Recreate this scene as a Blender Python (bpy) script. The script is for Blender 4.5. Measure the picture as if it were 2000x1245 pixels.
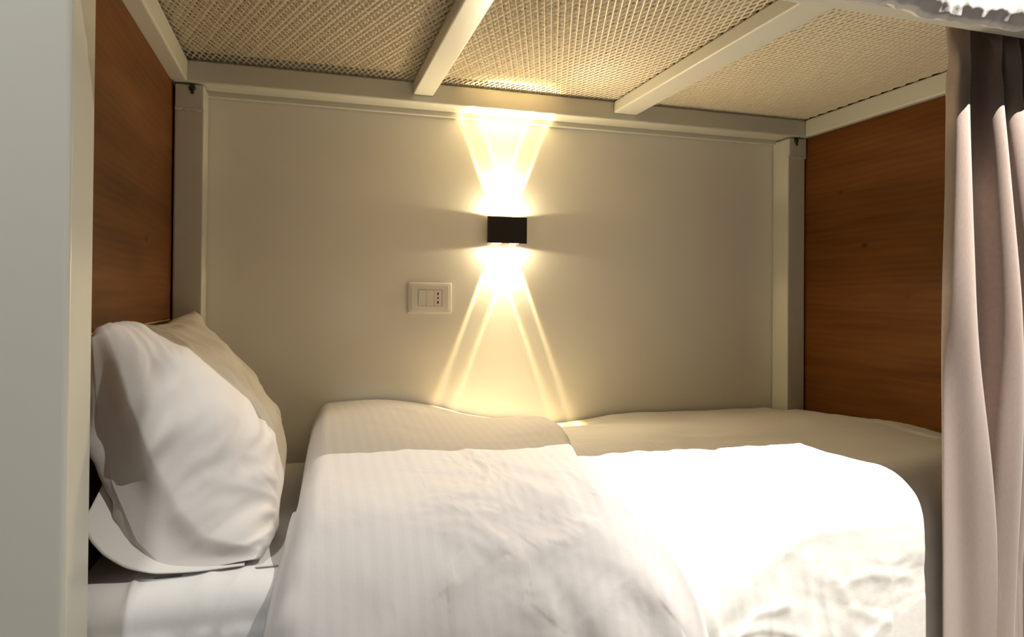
import bpy, bmesh, math
import numpy as np
from mathutils import Vector, Matrix

for o in list(bpy.data.objects):
    bpy.data.objects.remove(o)
S = bpy.context.scene
COL = S.collection

# ------------------------------------------------------------------ camera
yaw, pitch, roll = 0.2942, 0.0092, 0.0080
F_PX, PCY = 1335.9, 567.1
fw = Vector((math.sin(yaw)*math.cos(pitch), math.cos(yaw)*math.cos(pitch), math.sin(pitch)))
rt = Vector((math.cos(yaw), -math.sin(yaw), 0))
up = rt.cross(fw)
R_ = rt*math.cos(roll) + up*math.sin(roll)
U_ = up*math.cos(roll) - rt*math.sin(roll)
cam = bpy.data.cameras.new('camera')
cam.sensor_width = 36.0
cam.lens = F_PX*36/2000
cam.shift_y = -(622.5-PCY)/2000
cam.clip_start = 0.02
co = bpy.data.objects.new('camera', cam)
COL.objects.link(co)
M = Matrix((R_, U_, -fw)).transposed().to_4x4()
M.translation = Vector((0.3207, -1.9563, 0.929))
co.matrix_world = M
S.camera = co

# ------------------------------------------------------------------ world, exposure
S.view_settings.view_transform = 'Standard'
S.view_settings.look = 'None'
S.view_settings.gamma = 1.0
S.view_settings.use_curve_mapping = False
S.view_settings.exposure = 0.0
w = bpy.data.worlds.new('room_ambience')
S.world = w
w.use_nodes = True
w.node_tree.nodes['Background'].inputs[0].default_value = (1.0, 0.96, 0.90, 1)
w.node_tree.nodes['Background'].inputs[1].default_value = 0.05

DOWNLIGHT = (1.68, -1.56, 2.56)          # recessed spot in the room's ceiling
DOWNLIGHT_AIM = (1.50, -0.95, 0.55)
DOWNLIGHT_POWER = 780.0
ADDED_FILL = (-0.55, -2.35, 2.62)  # unseen fill spot, added to brighten the front of the left post
ADDED_FILL_POWER = 165.0
LAMP_POWER = 27.0                        # wall lamp, each of its four lenses
LAMP_SPILL = 0.24


# ------------------------------------------------------------------ helpers
def link(o, parent=None):
    COL.objects.link(o)
    if parent is not None:
        o.parent = parent
        o.matrix_parent_inverse = parent.matrix_world.inverted() if parent.type != 'EMPTY' else Matrix.Translation(-parent.location)
    return o

def thing(name, loc, label, cat, group=None):
    o = bpy.data.objects.new(name, None)
    o.empty_display_size = 0.05
    o.location = loc
    COL.objects.link(o)
    return tag(o, label, cat, group)

def tag(o, label, cat, group=None):
    o['label'] = label
    o['category'] = cat
    if group:
        o['group'] = group
    return o

def struct(o):
    o['kind'] = 'structure'
    return o

def obj(name, me, mat, parent=None, smooth=False):
    if isinstance(me, bmesh.types.BMesh):
        bm = me
        me = bpy.data.meshes.new(name)
        bmesh.ops.recalc_face_normals(bm, faces=bm.faces)
        bm.to_mesh(me)
        bm.free()
    me.name = name
    if mat:
        me.materials.append(mat)
    if smooth:
        me.polygons.foreach_set('use_smooth', [True]*len(me.polygons))
    o = bpy.data.objects.new(name, me)
    return link(o, parent)

def box(bm, x0, x1, y0, y1, z0, z1, bev=0.0, seg=2):
    r = bmesh.ops.create_cube(bm, size=1.0)
    vs = r['verts']
    for v in vs:
        v.co = Vector(((x0+x1)/2 + v.co.x*(x1-x0), (y0+y1)/2 + v.co.y*(y1-y0), (z0+z1)/2 + v.co.z*(z1-z0)))
    if bev > 0:
        es = list({e for v in vs for e in v.link_edges})
        bmesh.ops.bevel(bm, geom=es, offset=bev, segments=seg, profile=0.5, affect='EDGES')
    return vs

def bx(name, x0, x1, y0, y1, z0, z1, mat, parent=None, bev=0.004, seg=3):
    bm = bmesh.new()
    box(bm, x0, x1, y0, y1, z0, z1, bev, seg)
    return obj(name, bm, mat, parent)

def grid_mesh(name, P, closed_u=False, closed_v=False):
    """P: (nu, nv, 3) array of points -> quad mesh"""
    nu, nv = P.shape[:2]
    idx = np.arange(nu*nv).reshape(nu, nv)
    if closed_u:
        idx = np.vstack([idx, idx[:1]])
    if closed_v:
        idx = np.hstack([idx, idx[:, :1]])
    q = np.stack([idx[:-1, :-1], idx[1:, :-1], idx[1:, 1:], idx[:-1, 1:]], -1).reshape(-1, 4)
    me = bpy.data.meshes.new(name)
    me.vertices.add(nu*nv)
    me.vertices.foreach_set('co', P.reshape(-1).astype(np.float32))
    me.loops.add(q.size)
    me.loops.foreach_set('vertex_index', q.reshape(-1).astype(np.int32))
    me.polygons.add(len(q))
    me.polygons.foreach_set('loop_start', np.arange(0, q.size, 4, dtype=np.int32))
    me.update(calc_edges=True)
    me.validate()
    me.polygons.foreach_set('use_smooth', [True]*len(me.polygons))
    return me

def grid_normals(P):
    du = np.gradient(P, axis=0)
    dv = np.gradient(P, axis=1)
    n = np.cross(du, dv)
    return n/(np.linalg.norm(n, axis=-1, keepdims=True)+1e-12)

_rng = np.random.RandomState(7)
_perm = np.concatenate([_rng.permutation(256)]*3)
_ang = _rng.rand(256)*2*np.pi
def perlin(x, y):
    x = np.asarray(x, float) + 500.0
    y = np.asarray(y, float) + 500.0
    xi, yi = np.floor(x).astype(int), np.floor(y).astype(int)
    xf, yf = x-xi, y-yi
    u, v = xf**3*(xf*(xf*6-15)+10), yf**3*(yf*(yf*6-15)+10)
    def g(ix, iy, dx, dy):
        a = _ang[_perm[(_perm[ix % 256]+iy) % 256]]
        return np.cos(a)*dx + np.sin(a)*dy
    n00, n10 = g(xi, yi, xf, yf), g(xi+1, yi, xf-1, yf)
    n01, n11 = g(xi, yi+1, xf, yf-1), g(xi+1, yi+1, xf-1, yf-1)
    return (n00*(1-u)+n10*u)*(1-v) + (n01*(1-u)+n11*u)*v

def fbm(x, y, oct=4, gain=0.5):
    s = 0; a = 1
    for k in range(oct):
        s = s + a*perlin(x*2**k + 17*k, y*2**k - 9*k)
        a *= gain
    return s

def ridged(x, y, oct=3):
    s = 0; a = 1
    for k in range(oct):
        s = s + a*(1-np.sqrt(perlin(x*2**k+31*k, y*2**k+11*k)**2+0.004)*2.2)
        a *= 0.5
    return s

def smooth(a, b, x):
    t = np.clip((x-a)/(b-a), 0, 1)
    return t*t*(3-2*t)

def seg_dist(x, y, a, b):
    ax, ay = a; bx_, by = b
    dx, dy = bx_-ax, by-ay
    L2 = dx*dx+dy*dy+1e-12
    t = np.clip(((x-ax)*dx+(y-ay)*dy)/L2, 0, 1)
    px, py = x-(ax+t*dx), y-(ay+t*dy)
    side = (dx*(y-ay)-dy*(x-ax))/math.sqrt(L2)
    return np.hypot(px, py), side

def crease(x, y, pts, amp, wid, skew=0.0):
    """a soft fold along a polyline; skew raises one side of it"""
    best = np.full(np.shape(x), 1e9); sd = np.zeros(np.shape(x))
    for a, b in zip(pts[:-1], pts[1:]):
        d, s_ = seg_dist(x, y, a, b)
        m = d < best
        best = np.where(m, d, best); sd = np.where(m, s_, sd)
    asym = np.where(sd*skew > 0, 1.0+1.6*abs(skew), 1.0)      # one flank longer than the other
    return amp*np.exp(-(best/(wid*asym))**2)


# ------------------------------------------------------------------ materials
def new_mat(name):
    m = bpy.data.materials.new(name)
    m.use_nodes = True
    nt = m.node_tree
    return m, nt, nt.nodes, nt.links, nt.nodes['Principled BSDF']

def paint(name, col, rough=0.5, bump=0.02, scale=90, spec=0.5, var=0.03):
    m, nt, N, L, B = new_mat(name)
    tc = N.new('ShaderNodeTexCoord')
    nz = N.new('ShaderNodeTexNoise'); nz.inputs['Scale'].default_value = scale; nz.inputs['Detail'].default_value = 3
    L.new(tc.outputs['Object'], nz.inputs['Vector'])
    n2 = N.new('ShaderNodeTexNoise'); n2.inputs['Scale'].default_value = 2.5
    L.new(tc.outputs['Object'], n2.inputs['Vector'])
    mx = N.new('ShaderNodeMix'); mx.data_type = 'RGBA'
    mx.inputs['A'].default_value = tuple(c*(1-var) for c in col)+(1,)
    mx.inputs['B'].default_value = tuple(min(1, c*(1+var)) for c in col)+(1,)
    L.new(n2.outputs['Fac'], mx.inputs['Factor'])
    L.new(mx.outputs['Result'], B.inputs['Base Color'])
    B.inputs['Roughness'].default_value = rough
    B.inputs['Specular IOR Level'].default_value = spec
    b = N.new('ShaderNodeBump'); b.inputs['Strength'].default_value = bump; b.inputs['Distance'].default_value = 0.01
    L.new(nz.outputs['Fac'], b.inputs['Height'])
    L.new(b.outputs['Normal'], B.inputs['Normal'])
    return m

def cotton(name, col, stripes=0.0, bump=0.05):
    m, nt, N, L, B = new_mat(name)
    tc = N.new('ShaderNodeTexCoord')
    B.inputs['Roughness'].default_value = 0.75
    B.inputs['Specular IOR Level'].default_value = 0.25
    B.inputs['Sheen Weight'].default_value = 0.08
    B.inputs['Base Color'].default_value = col+(1,)
    if stripes > 0:
        wv = N.new('ShaderNodeTexWave'); wv.wave_type = 'BANDS'; wv.bands_direction = 'X'; wv.wave_profile = 'SIN'
        wv.inputs['Scale'].default_value = 14.0
        L.new(tc.outputs['Object'], wv.inputs['Vector'])
        rp = N.new('ShaderNodeValToRGB')
        rp.color_ramp.elements[0].position = 0.42; rp.color_ramp.elements[1].position = 0.58
        rp.color_ramp.elements[0].color = tuple(c*(1-stripes) for c in col)+(1,)
        rp.color_ramp.elements[1].color = col+(1,)
        L.new(wv.outputs['Fac'], rp.inputs['Fac'])
        L.new(rp.outputs['Color'], B.inputs['Base Color'])
    nz = N.new('ShaderNodeTexNoise'); nz.inputs['Scale'].default_value = 60; nz.inputs['Detail'].default_value = 4
    L.new(tc.outputs['Object'], nz.inputs['Vector'])
    b = N.new('ShaderNodeBump'); b.inputs['Strength'].default_value = bump; b.inputs['Distance'].default_value = 0.01
    L.new(nz.outputs['Fac'], b.inputs['Height'])
    L.new(b.outputs['Normal'], B.inputs['Normal'])
    return m

def wood(name, dark, mid, light, seed=0.0):
    m, nt, N, L, B = new_mat(name)
    tc = N.new('ShaderNodeTexCoord')
    mp = N.new('ShaderNodeMapping')
    mp.inputs['Location'].default_value = (seed, seed*1.7, seed*0.6)
    mp.inputs['Scale'].default_value = (3, 1.1, 9.0)
    L.new(tc.outputs['Object'], mp.inputs['Vector'])
    n1 = N.new('ShaderNodeTexNoise'); n1.inputs['Scale'].default_value = 1.6; n1.inputs['Detail'].default_value = 5; n1.inputs['Distortion'].default_value = 0.9
    L.new(mp.outputs['Vector'], n1.inputs['Vector'])
    mp2 = N.new('ShaderNodeMapping'); mp2.inputs['Scale'].default_value = (20, 4, 120)
    mp2.inputs['Location'].default_value = (seed, 0, seed)
    L.new(tc.outputs['Object'], mp2.inputs['Vector'])
    n2 = N.new('ShaderNodeTexNoise'); n2.inputs['Scale'].default_value = 1.0; n2.inputs['Detail'].default_value = 3
    L.new(mp2.outputs['Vector'], n2.inputs['Vector'])
    # cathedral rings
    wv = N.new('ShaderNodeTexWave'); wv.wave_type = 'RINGS'; wv.rings_direction = 'Y'
    wv.inputs['Scale'].default_value = 2.2; wv.inputs['Distortion'].default_value = 6.0; wv.inputs['Detail'].default_value = 3; wv.inputs['Detail Scale'].default_value = 1.2
    L.new(mp.outputs['Vector'], wv.inputs['Vector'])
    a1 = N.new('ShaderNodeMath'); a1.operation = 'MULTIPLY_ADD'; a1.inputs[1].default_value = 0.10
    L.new(wv.outputs['Fac'], a1.inputs[0]); L.new(n1.outputs['Fac'], a1.inputs[2])
    a2 = N.new('ShaderNodeMath'); a2.operation = 'MULTIPLY_ADD'; a2.inputs[1].default_value = 0.22
    L.new(n2.outputs['Fac'], a2.inputs[0]); L.new(a1.outputs[0], a2.inputs[2])
    rp = N.new('ShaderNodeValToRGB')
    e = rp.color_ramp.elements
    e[0].position = 0.40; e[0].color = dark+(1,)
    e[1].position = 0.95; e[1].color = light+(1,)
    k = e.new(0.66); k.color = mid+(1,)
    L.new(a2.outputs[0], rp.inputs['Fac'])
    # small dark knots with a shape of their own
    vo = N.new('ShaderNodeTexVoronoi'); vo.inputs['Scale'].default_value = 3.1
    mp3 = N.new('ShaderNodeMapping'); mp3.inputs['Location'].default_value = (seed, seed, seed*2); mp3.inputs['Scale'].default_value = (0.2, 1, 1.5)
    L.new(tc.outputs['Object'], mp3.inputs['Vector']); L.new(mp3.outputs['Vector'], vo.inputs['Vector'])
    kr = N.new('ShaderNodeValToRGB')
    kr.color_ramp.elements[0].position = 0.015; kr.color_ramp.elements[0].color = (0.35, 0.35, 0.35, 1)
    kr.color_ramp.elements[1].position = 0.055; kr.color_ramp.elements[1].color = (1, 1, 1, 1)
    L.new(vo.outputs['Distance'], kr.inputs['Fac'])
    mx = N.new('ShaderNodeMix'); mx.data_type = 'RGBA'; mx.blend_type = 'MULTIPLY'; mx.inputs['Factor'].default_value = 1
    L.new(rp.outputs['Color'], mx.inputs['A']); L.new(kr.outputs['Color'], mx.inputs['B'])
    L.new(mx.outputs['Result'], B.inputs['Base Color'])
    B.inputs['Roughness'].default_value = 0.5
    B.inputs['Specular IOR Level'].default_value = 0.15
    b = N.new('ShaderNodeBump'); b.inputs['Strength'].default_value = 0.05; b.inputs['Distance'].default_value = 0.004
    L.new(n2.outputs['Fac'], b.inputs['Height']); L.new(b.outputs['Normal'], B.inputs['Normal'])
    return m

def plain(name, col, rough=0.5, metal=0.0, spec=0.5):
    m, nt, N, L, B = new_mat(name)
    B.inputs['Base Color'].default_value = col+(1,)
    B.inputs['Roughness'].default_value = rough
    B.inputs['Metallic'].default_value = metal
    B.inputs['Specular IOR Level'].default_value = spec
    return m

def curtain_cloth(name, col):
    m, nt, N, L, B = new_mat(name)
    tc = N.new('ShaderNodeTexCoord')
    mp = N.new('ShaderNodeMapping'); mp.inputs['Scale'].default_value = (500, 60, 90)
    L.new(tc.outputs['Object'], mp.inputs['Vector'])
    nz = N.new('ShaderNodeTexNoise'); nz.inputs['Scale'].default_value = 1.0; nz.inputs['Detail'].default_value = 2
    L.new(mp.outputs['Vector'], nz.inputs['Vector'])
    mx = N.new('ShaderNodeMix'); mx.data_type = 'RGBA'
    mx.inputs['A'].default_value = tuple(c*0.86 for c in col)+(1,)
    mx.inputs['B'].default_value = tuple(c*1.14 for c in col)+(1,)
    L.new(nz.outputs['Fac'], mx.inputs['Factor']); L.new(mx.outputs['Result'], B.inputs['Base Color'])
    B.inputs['Roughness'].default_value = 0.7
    B.inputs['Sheen Weight'].default_value = 0.15
    B.inputs['Specular IOR Level'].default_value = 0.2
    return m

def ticking(name):
    """mattress underside: beige cloth with a darker woven diamond hatch"""
    m, nt, N, L, B = new_mat(name)
    tc = N.new('ShaderNodeTexCoord')
    outs = []
    for ang in (20, -20):
        mp = N.new('ShaderNodeMapping'); mp.vector_type = 'POINT'
        mp.inputs['Rotation'].default_value = (0, 0, math.radians(ang))
        L.new(tc.outputs['Object'], mp.inputs['Vector'])
        wv = N.new('ShaderNodeTexWave'); wv.bands_direction = 'X'; wv.wave_profile = 'SIN'
        # wave period = 2*pi/20/scale
        wv.inputs['Scale'].default_value = (2*math.pi/20)/(0.01125*math.cos(math.radians(20)))
        wv.inputs['Distortion'].default_value = 0.0
        L.new(mp.outputs['Vector'], wv.inputs['Vector'])
        outs.append(wv.outputs['Fac'])
    mn = N.new('ShaderNodeMath'); mn.operation = 'MULTIPLY'
    L.new(outs[0], mn.inputs[0]); L.new(outs[1], mn.inputs[1])
    rp = N.new('ShaderNodeValToRGB')
    rp.color_ramp.elements[0].position = 0.25; rp.color_ramp.elements[0].color = (0.70, 0.62, 0.48, 1)
    rp.color_ramp.elements[1].position = 0.62; rp.color_ramp.elements[1].color = (0.27, 0.22, 0.15, 1)
    L.new(mn.outputs[0], rp.inputs['Fac'])
    L.new(rp.outputs['Color'], B.inputs['Base Color'])
    B.inputs['Roughness'].default_value = 0.9
    B.inputs['Specular IOR Level'].default_value = 0.1
    return m

MAT_FRAME = paint('warm_grey_metal_paint', (0.72, 0.71, 0.62), rough=0.38, bump=0.03, scale=35, var=0.02)
MAT_WALL = paint('beige_wall_paint', (0.90, 0.87, 0.79), rough=0.45, bump=0.03, scale=60, var=0.015)
MAT_FLOOR = paint('grey_floor', (0.30, 0.28, 0.25), rough=0.6, bump=0.02)
MAT_CEIL = paint('ceiling_paint', (0.7, 0.69, 0.66), rough=0.8)
MAT_WOOD_A = wood('oak_laminate', (0.115, 0.042, 0.009), (0.165, 0.062, 0.013), (0.215, 0.084, 0.020), 0.3)
MAT_WOOD_B = wood('oak_laminate_b', (0.105, 0.036, 0.006), (0.150, 0.054, 0.010), (0.200, 0.074, 0.015), 2.9)
MAT_LINEN = cotton('white_cotton', (0.74, 0.712, 0.69))
MAT_STRIPE = cotton('white_satin_stripe_cotton', (0.735, 0.72, 0.685), stripes=0.012)
MAT_UNDER = cotton('duvet_lining_stripe_cotton', (0.70, 0.672, 0.655), stripes=0.03)
MAT_SHEET = cotton('white_sheet_cotton', (0.80, 0.79, 0.78))
MAT_CURTAIN = curtain_cloth('taupe_curtain_cloth', (0.31, 0.243, 0.21))
MAT_SHADE = curtain_cloth('curtain_shade_black', (0.018, 0.014, 0.012))  # near-black colour standing for the shade past the curtain
MAT_BLACK = plain('dark_bronze_metal', (0.020, 0.015, 0.011), 0.42, 0.0)
MAT_PLASTIC = plain('white_plastic', (0.80, 0.77, 0.72), 0.22)
MAT_HOLE = plain('socket_hole_black', (0.006, 0.005, 0.005), 0.6)
MAT_SCREW = plain('dark_steel', (0.05, 0.05, 0.05), 0.35, 0.8)
MAT_TICK = ticking('mattress_ticking')
MAT_MESH = paint('cream_mesh_paint', (0.70, 0.63, 0.48), rough=0.45, bump=0.0)

def glow(name, col, strength):
    m, nt, N, L, B = new_mat(name)
    B.inputs['Base Color'].default_value = (0.9, 0.9, 0.85, 1)
    B.inputs['Emission Color'].default_value = col+(1,)
    B.inputs['Emission Strength'].default_value = strength
    return m
MAT_LENS = glow('lit_lens', (1.0, 0.75, 0.40), 14.0)

# ------------------------------------------------------------------ setting
struct(bx('wall_back', -2.2, 3.9, 0.0, 0.12, 0.0, 2.62, MAT_WALL, bev=0))
struct(bx('floor', -2.2, 3.9, -2.6, 0.12, -0.10, 0.0, MAT_FLOOR, bev=0))
struct(bx('ceiling', -2.2, 3.9, -2.6, 0.12, 2.62, 2.72, MAT_CEIL, bev=0))

# ceiling downlight over the foot of the bunk; added fill spot back left
def downlight_fitting(p, name):
    bm = bmesh.new()
    n = 40
    for r0, r1, z0, z1 in ((0.055, 0.045, 2.618, 2.605), (0.045, 0.030, 2.605, 2.605), (0.030, 0.026, 2.605, 2.618)):
        a = [bm.verts.new((p[0]+r0*math.cos(2*math.pi*i/n), p[1]+r0*math.sin(2*math.pi*i/n), z0)) for i in range(n)]
        b = [bm.verts.new((p[0]+r1*math.cos(2*math.pi*i/n), p[1]+r1*math.sin(2*math.pi*i/n), z1)) for i in range(n)]
        for i in range(n):
            bm.faces.new((a[i], a[(i+1) % n], b[(i+1) % n], b[i]))
    struct(obj(name, bm, MAT_PLASTIC, None, True))
downlight_fitting(DOWNLIGHT, 'trim_1')
downlight_fitting(ADDED_FILL, 'added_fill_trim')  # ring made up to go with the added fill spot
rl = bpy.data.lights.new('added_fill_light', 'SPOT')
rl.energy = ADDED_FILL_POWER
rl.color = (1.0, 0.99, 0.95)
rl.spot_size = math.radians(42); rl.spot_blend = 1.0
rl.shadow_soft_size = 0.12
ro = bpy.data.objects.new('added_fill_light', rl)
ro.location = (ADDED_FILL[0], ADDED_FILL[1], 2.60)
ro.rotation_euler = (Vector((-0.08, -0.95, 0.92))-Vector(ADDED_FILL)).to_track_quat('-Z', 'Y').to_euler()
COL.objects.link(ro)
ld = bpy.data.lights.new('downlight_beam', 'SPOT')
ld.energy = DOWNLIGHT_POWER
ld.color = (1.0, 0.94, 0.86)
ld.spot_size = math.radians(150)
ld.spot_blend = 0.25
# beam profile of the fitting: bright core, broad weaker skirt
ld.use_nodes = True
_nt = ld.node_tree
_tc = _nt.nodes.new('ShaderNodeTexCoord'); _sp = _nt.nodes.new('ShaderNodeSeparateXYZ')
_ab = _nt.nodes.new('ShaderNodeMath'); _ab.operation = 'ABSOLUTE'
_ac = _nt.nodes.new('ShaderNodeMath'); _ac.operation = 'ARCCOSINE'
_dg = _nt.nodes.new('ShaderNodeMath'); _dg.operation = 'DIVIDE'; _dg.inputs[1].default_value = math.radians(60)
_rp = _nt.nodes.new('ShaderNodeValToRGB'); _rp.color_ramp.interpolation = 'B_SPLINE'
_e = _rp.color_ramp.elements
_e[0].position = 0.0; _e[0].color = (1, 1, 1, 1); _e[1].position = 1.0; _e[1].color = (0.02, 0.02, 0.02, 1)
for _p, _v in ((0.15, 1.0), (0.23, 0.62), (0.31, 0.25), (0.40, 0.20), (0.53, 0.17), (0.64, 0.08), (0.78, 0.025)):
    _k = _e.new(_p); _k.color = (_v, _v, _v, 1)
_nt.links.new(_tc.outputs['Normal'], _sp.inputs[0]); _nt.links.new(_sp.outputs['Z'], _ab.inputs[0])
_nt.links.new(_ab.outputs[0], _ac.inputs[0]); _nt.links.new(_ac.outputs[0], _dg.inputs[0])
_nt.links.new(_dg.outputs[0], _rp.inputs['Fac']); _nt.links.new(_rp.outputs['Color'], _nt.nodes['Emission'].inputs['Strength'])
lo = bpy.data.objects.new('downlight_beam', ld)
lo.location = DOWNLIGHT
lo.rotation_euler = (Vector(DOWNLIGHT_AIM)-Vector(DOWNLIGHT)).to_track_quat('-Z', 'Y').to_euler()
COL.objects.link(lo)

# ------------------------------------------------------------------ bunk frame
ZB, ZT = 1.459, 1.5145           # underside and top of the upper frame tubes
XL, XR = 0.0738, 1.8255
FY = -0.931                      # inner edge of the front rail
bunk = thing('bunk_bed', (0.95, -0.45, 0.0), 'warm grey metal bunk bed frame with oak end panels and mesh upper base', 'bunk bed')

def wobble_bead(bm, x0, x1, y, z, r=0.0035, n=34, seed=0):
    rs = np.random.RandomState(seed)
    prev = None
    for i in range(n):
        x = x0+(x1-x0)*i/(n-1)
        rr = r*(0.6+0.8*rs.rand()); zz = z+0.004*(rs.rand()-0.5)
        ring = [bm.verts.new((x, y-abs(rr*math.sin(a)), zz+rr*1.3*math.cos(a))) for a in np.linspace(0, math.pi, 6)]
        if prev:
            for k in range(5):
                bm.faces.new((prev[k], prev[k+1], ring[k+1], ring[k]))
        prev = ring

for x0, x1, sx in ((0.0, XL, 0.045), (XR, 1.90, 1.857)):
    po = bx('back_post', x0+0.004, x1-0.0025*(x1 > 1), -0.079, -0.002, 0.001, ZB-0.004, MAT_FRAME, bunk, 0.005)
    br = bx('weld_bracket', x0+0.006, x1-0.002, -0.0835, -0.0785, ZB-0.062, ZB-0.004, MAT_FRAME, po, 0.0025)
    bm = bmesh.new()
    wobble_bead(bm, x0+0.006, x1-0.003, -0.080, ZB-0.064, seed=int(sx*100))
    obj('weld_bead', bm, MAT_FRAME, po, True)
    # pan head screw driven up through the bracket
    bm = bmesh.new()
    bmesh.ops.create_cone(bm, segments=20, radius1=0.0085, radius2=0.0055, depth=0.006, cap_ends=True,
                          matrix=Matrix.Translation((sx, -0.0865, ZB-0.012)) @ Matrix.Rotation(math.pi/2, 4, 'X'))
    bmesh.ops.create_cone(bm, segments=12, radius1=0.0035, radius2=0.0035, depth=0.016, cap_ends=True,
                          matrix=Matrix.Translation((sx+0.001, -0.0865, ZB-0.020)))
    obj('screw', bm, MAT_SCREW, po)

bx('back_rail', 0.0, 1.90, -0.0938, -0.0185, ZB, ZT, MAT_FRAME, bunk, 0.005)
bx('wall_batten', 0.02, 1.88, -0.018, -0.001, ZB-0.013, ZT, MAT_FRAME, bunk, 0.0015)
bx('side_rail', -0.03, 0.0357, -0.966, -0.0938, ZB, ZT, MAT_FRAME, bunk, 0.005)
bx('side_rail', 1.8836, 1.95, -0.966, -0.0938, ZB, ZT, MAT_FRAME, bunk, 0.005)
bx('front_rail', 0.036, 1.95, -0.972, FY, ZB+0.0008, ZT, MAT_FRAME, bunk, 0.005)
bx('cross_slat', 0.598, 0.654, FY+0.002, -0.0928, 1.479, 1.5135, MAT_FRAME, bunk, 0.004)
bx('cross_slat', 1.1975, 1.2735, FY+0.002, -0.0928, 1.479, 1.5135, MAT_FRAME, bunk, 0.004)
bx('end_panel', -0.022, 0.0, -0.863, -0.003, 0.866, ZB-0.001, MAT_WOOD_A, bunk, 0.001)
bx('end_panel', -0.022, 0.0, -0.863, -0.003, 0.12, 0.8635, MAT_WOOD_A, bunk, 0.001)
bx('edge_strip', -0.022, 0.0006, -0.863, -0.003, 0.8637, 0.8658, MAT_MESH, bunk, 0.0)
bx('end_panel', 1.9003, 1.922, -0.863, -0.003, 0.12, ZB-0.001, MAT_WOOD_B, bunk, 0.001)
bx('front_post', -0.16, 0.0357, -0.966, -0.864, 0.001, 2.30, MAT_FRAME, bunk, 0.007, 4)
bx('front_post', 1.93, 2.05, -0.966, -0.864, 0.001, 2.30, MAT_FRAME, bunk, 0.007, 4)
bx('end_panel', -0.028, -0.006, -0.86, -0.003, ZT+0.0005, 2.28, MAT_WOOD_A, bunk, 0.001)  # unseen upper panels, added to block the bright gap above the side rails
bx('end_panel', 1.931, 1.949, -0.86, -0.003, ZT+0.0005, 2.28, MAT_WOOD_B, bunk, 0.001)
bx('bed_base', 0.004, 1.896, -0.775, -0.095, 0.26, 0.294, MAT_FRAME, bunk, 0.004)
bx('lower_rail', 0.03, 1.895, -0.78, -0.755, 0.20, 0.258, MAT_FRAME, bunk, 0.004)
bx('lower_rail', 0.0745, 1.8245, -0.075, -0.03, 0.20, 0.298, MAT_FRAME, bunk, 0.004)

# expanded-metal mesh, one sheet per bay: strands at +-20 deg to the depth of the bed
def clip_line(px, tan, x0, x1, y0, y1):
    # x = px + tan*(y - y0)
    ts = [y0, y1]
    if abs(tan) > 1e-9:
        ya, yb = y0+(x0-px)/tan, y0+(x1-px)/tan
        lo_, hi_ = min(ya, yb), max(ya, yb)
        a, b = max(y0, lo_), min(y1, hi_)
    else:
        a, b = y0, y1
    if b-a < 0.004:
        return None
    return (px+tan*(a-y0), a), (px+tan*(b-y0), b)

def mesh_sheet(x0, x1):
    bm = bmesh.new()
    y0, y1 = FY+0.004, -0.060
    tan = math.tan(math.radians(20))
    pitch = 0.0151
    span = tan*(y1-y0)
    for sgn, w_, tilt, z in ((1, 0.0021, 0.0006, 1.5172), (-1, 0.0030, 0.0012, 1.5180)):
        k0 = math.floor((x0-span)/pitch)-1
        k1 = math.ceil((x1+span)/pitch)+1
        for k in range(k0, k1+1):
            c = clip_line(k*pitch, sgn*tan, x0, x1, y0, y1)
            if not c:
                continue
            (ax, ay), (bx_, by) = c
            d = Vector((bx_-ax, by-ay, 0)).normalized()
            nrm = Vector((-d.y, d.x, 0))
            ring = []
            for (qx, qy) in ((ax, ay), (bx_, by)):
                ring.append([bm.verts.new((qx+nrm.x*s*w_/2, qy+nrm.y*s*w_/2, z+s*tilt+h)) for s, h in ((-1, 0), (1, 0), (1, 0.0012), (-1, 0.0012))])
            for i in range(4):
                j = (i+1) % 4
                bm.faces.new((ring[0][i], ring[0][j], ring[1][j], ring[1][i]))
            bm.faces.new(ring[0][::-1]); bm.faces.new(ring[1])
    return bm
for x0, x1 in ((0.030, 0.606), (0.646, 1.206), (1.266, 1.890)):
    obj('wire_mesh', mesh_sheet(x0, x1), MAT_MESH, bunk)

# ------------------------------------------------------------------ upper mattress and its hanging sheet
bm = bmesh.new()
box(bm, 0.000, 1.930, -0.860, -0.085, 1.530, 1.68, 0.032, 5)
um = obj('mattress', bm, MAT_TICK)
tag(um, 'upper bunk mattress, beige patterned underside seen through the mesh above', 'mattress')

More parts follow.
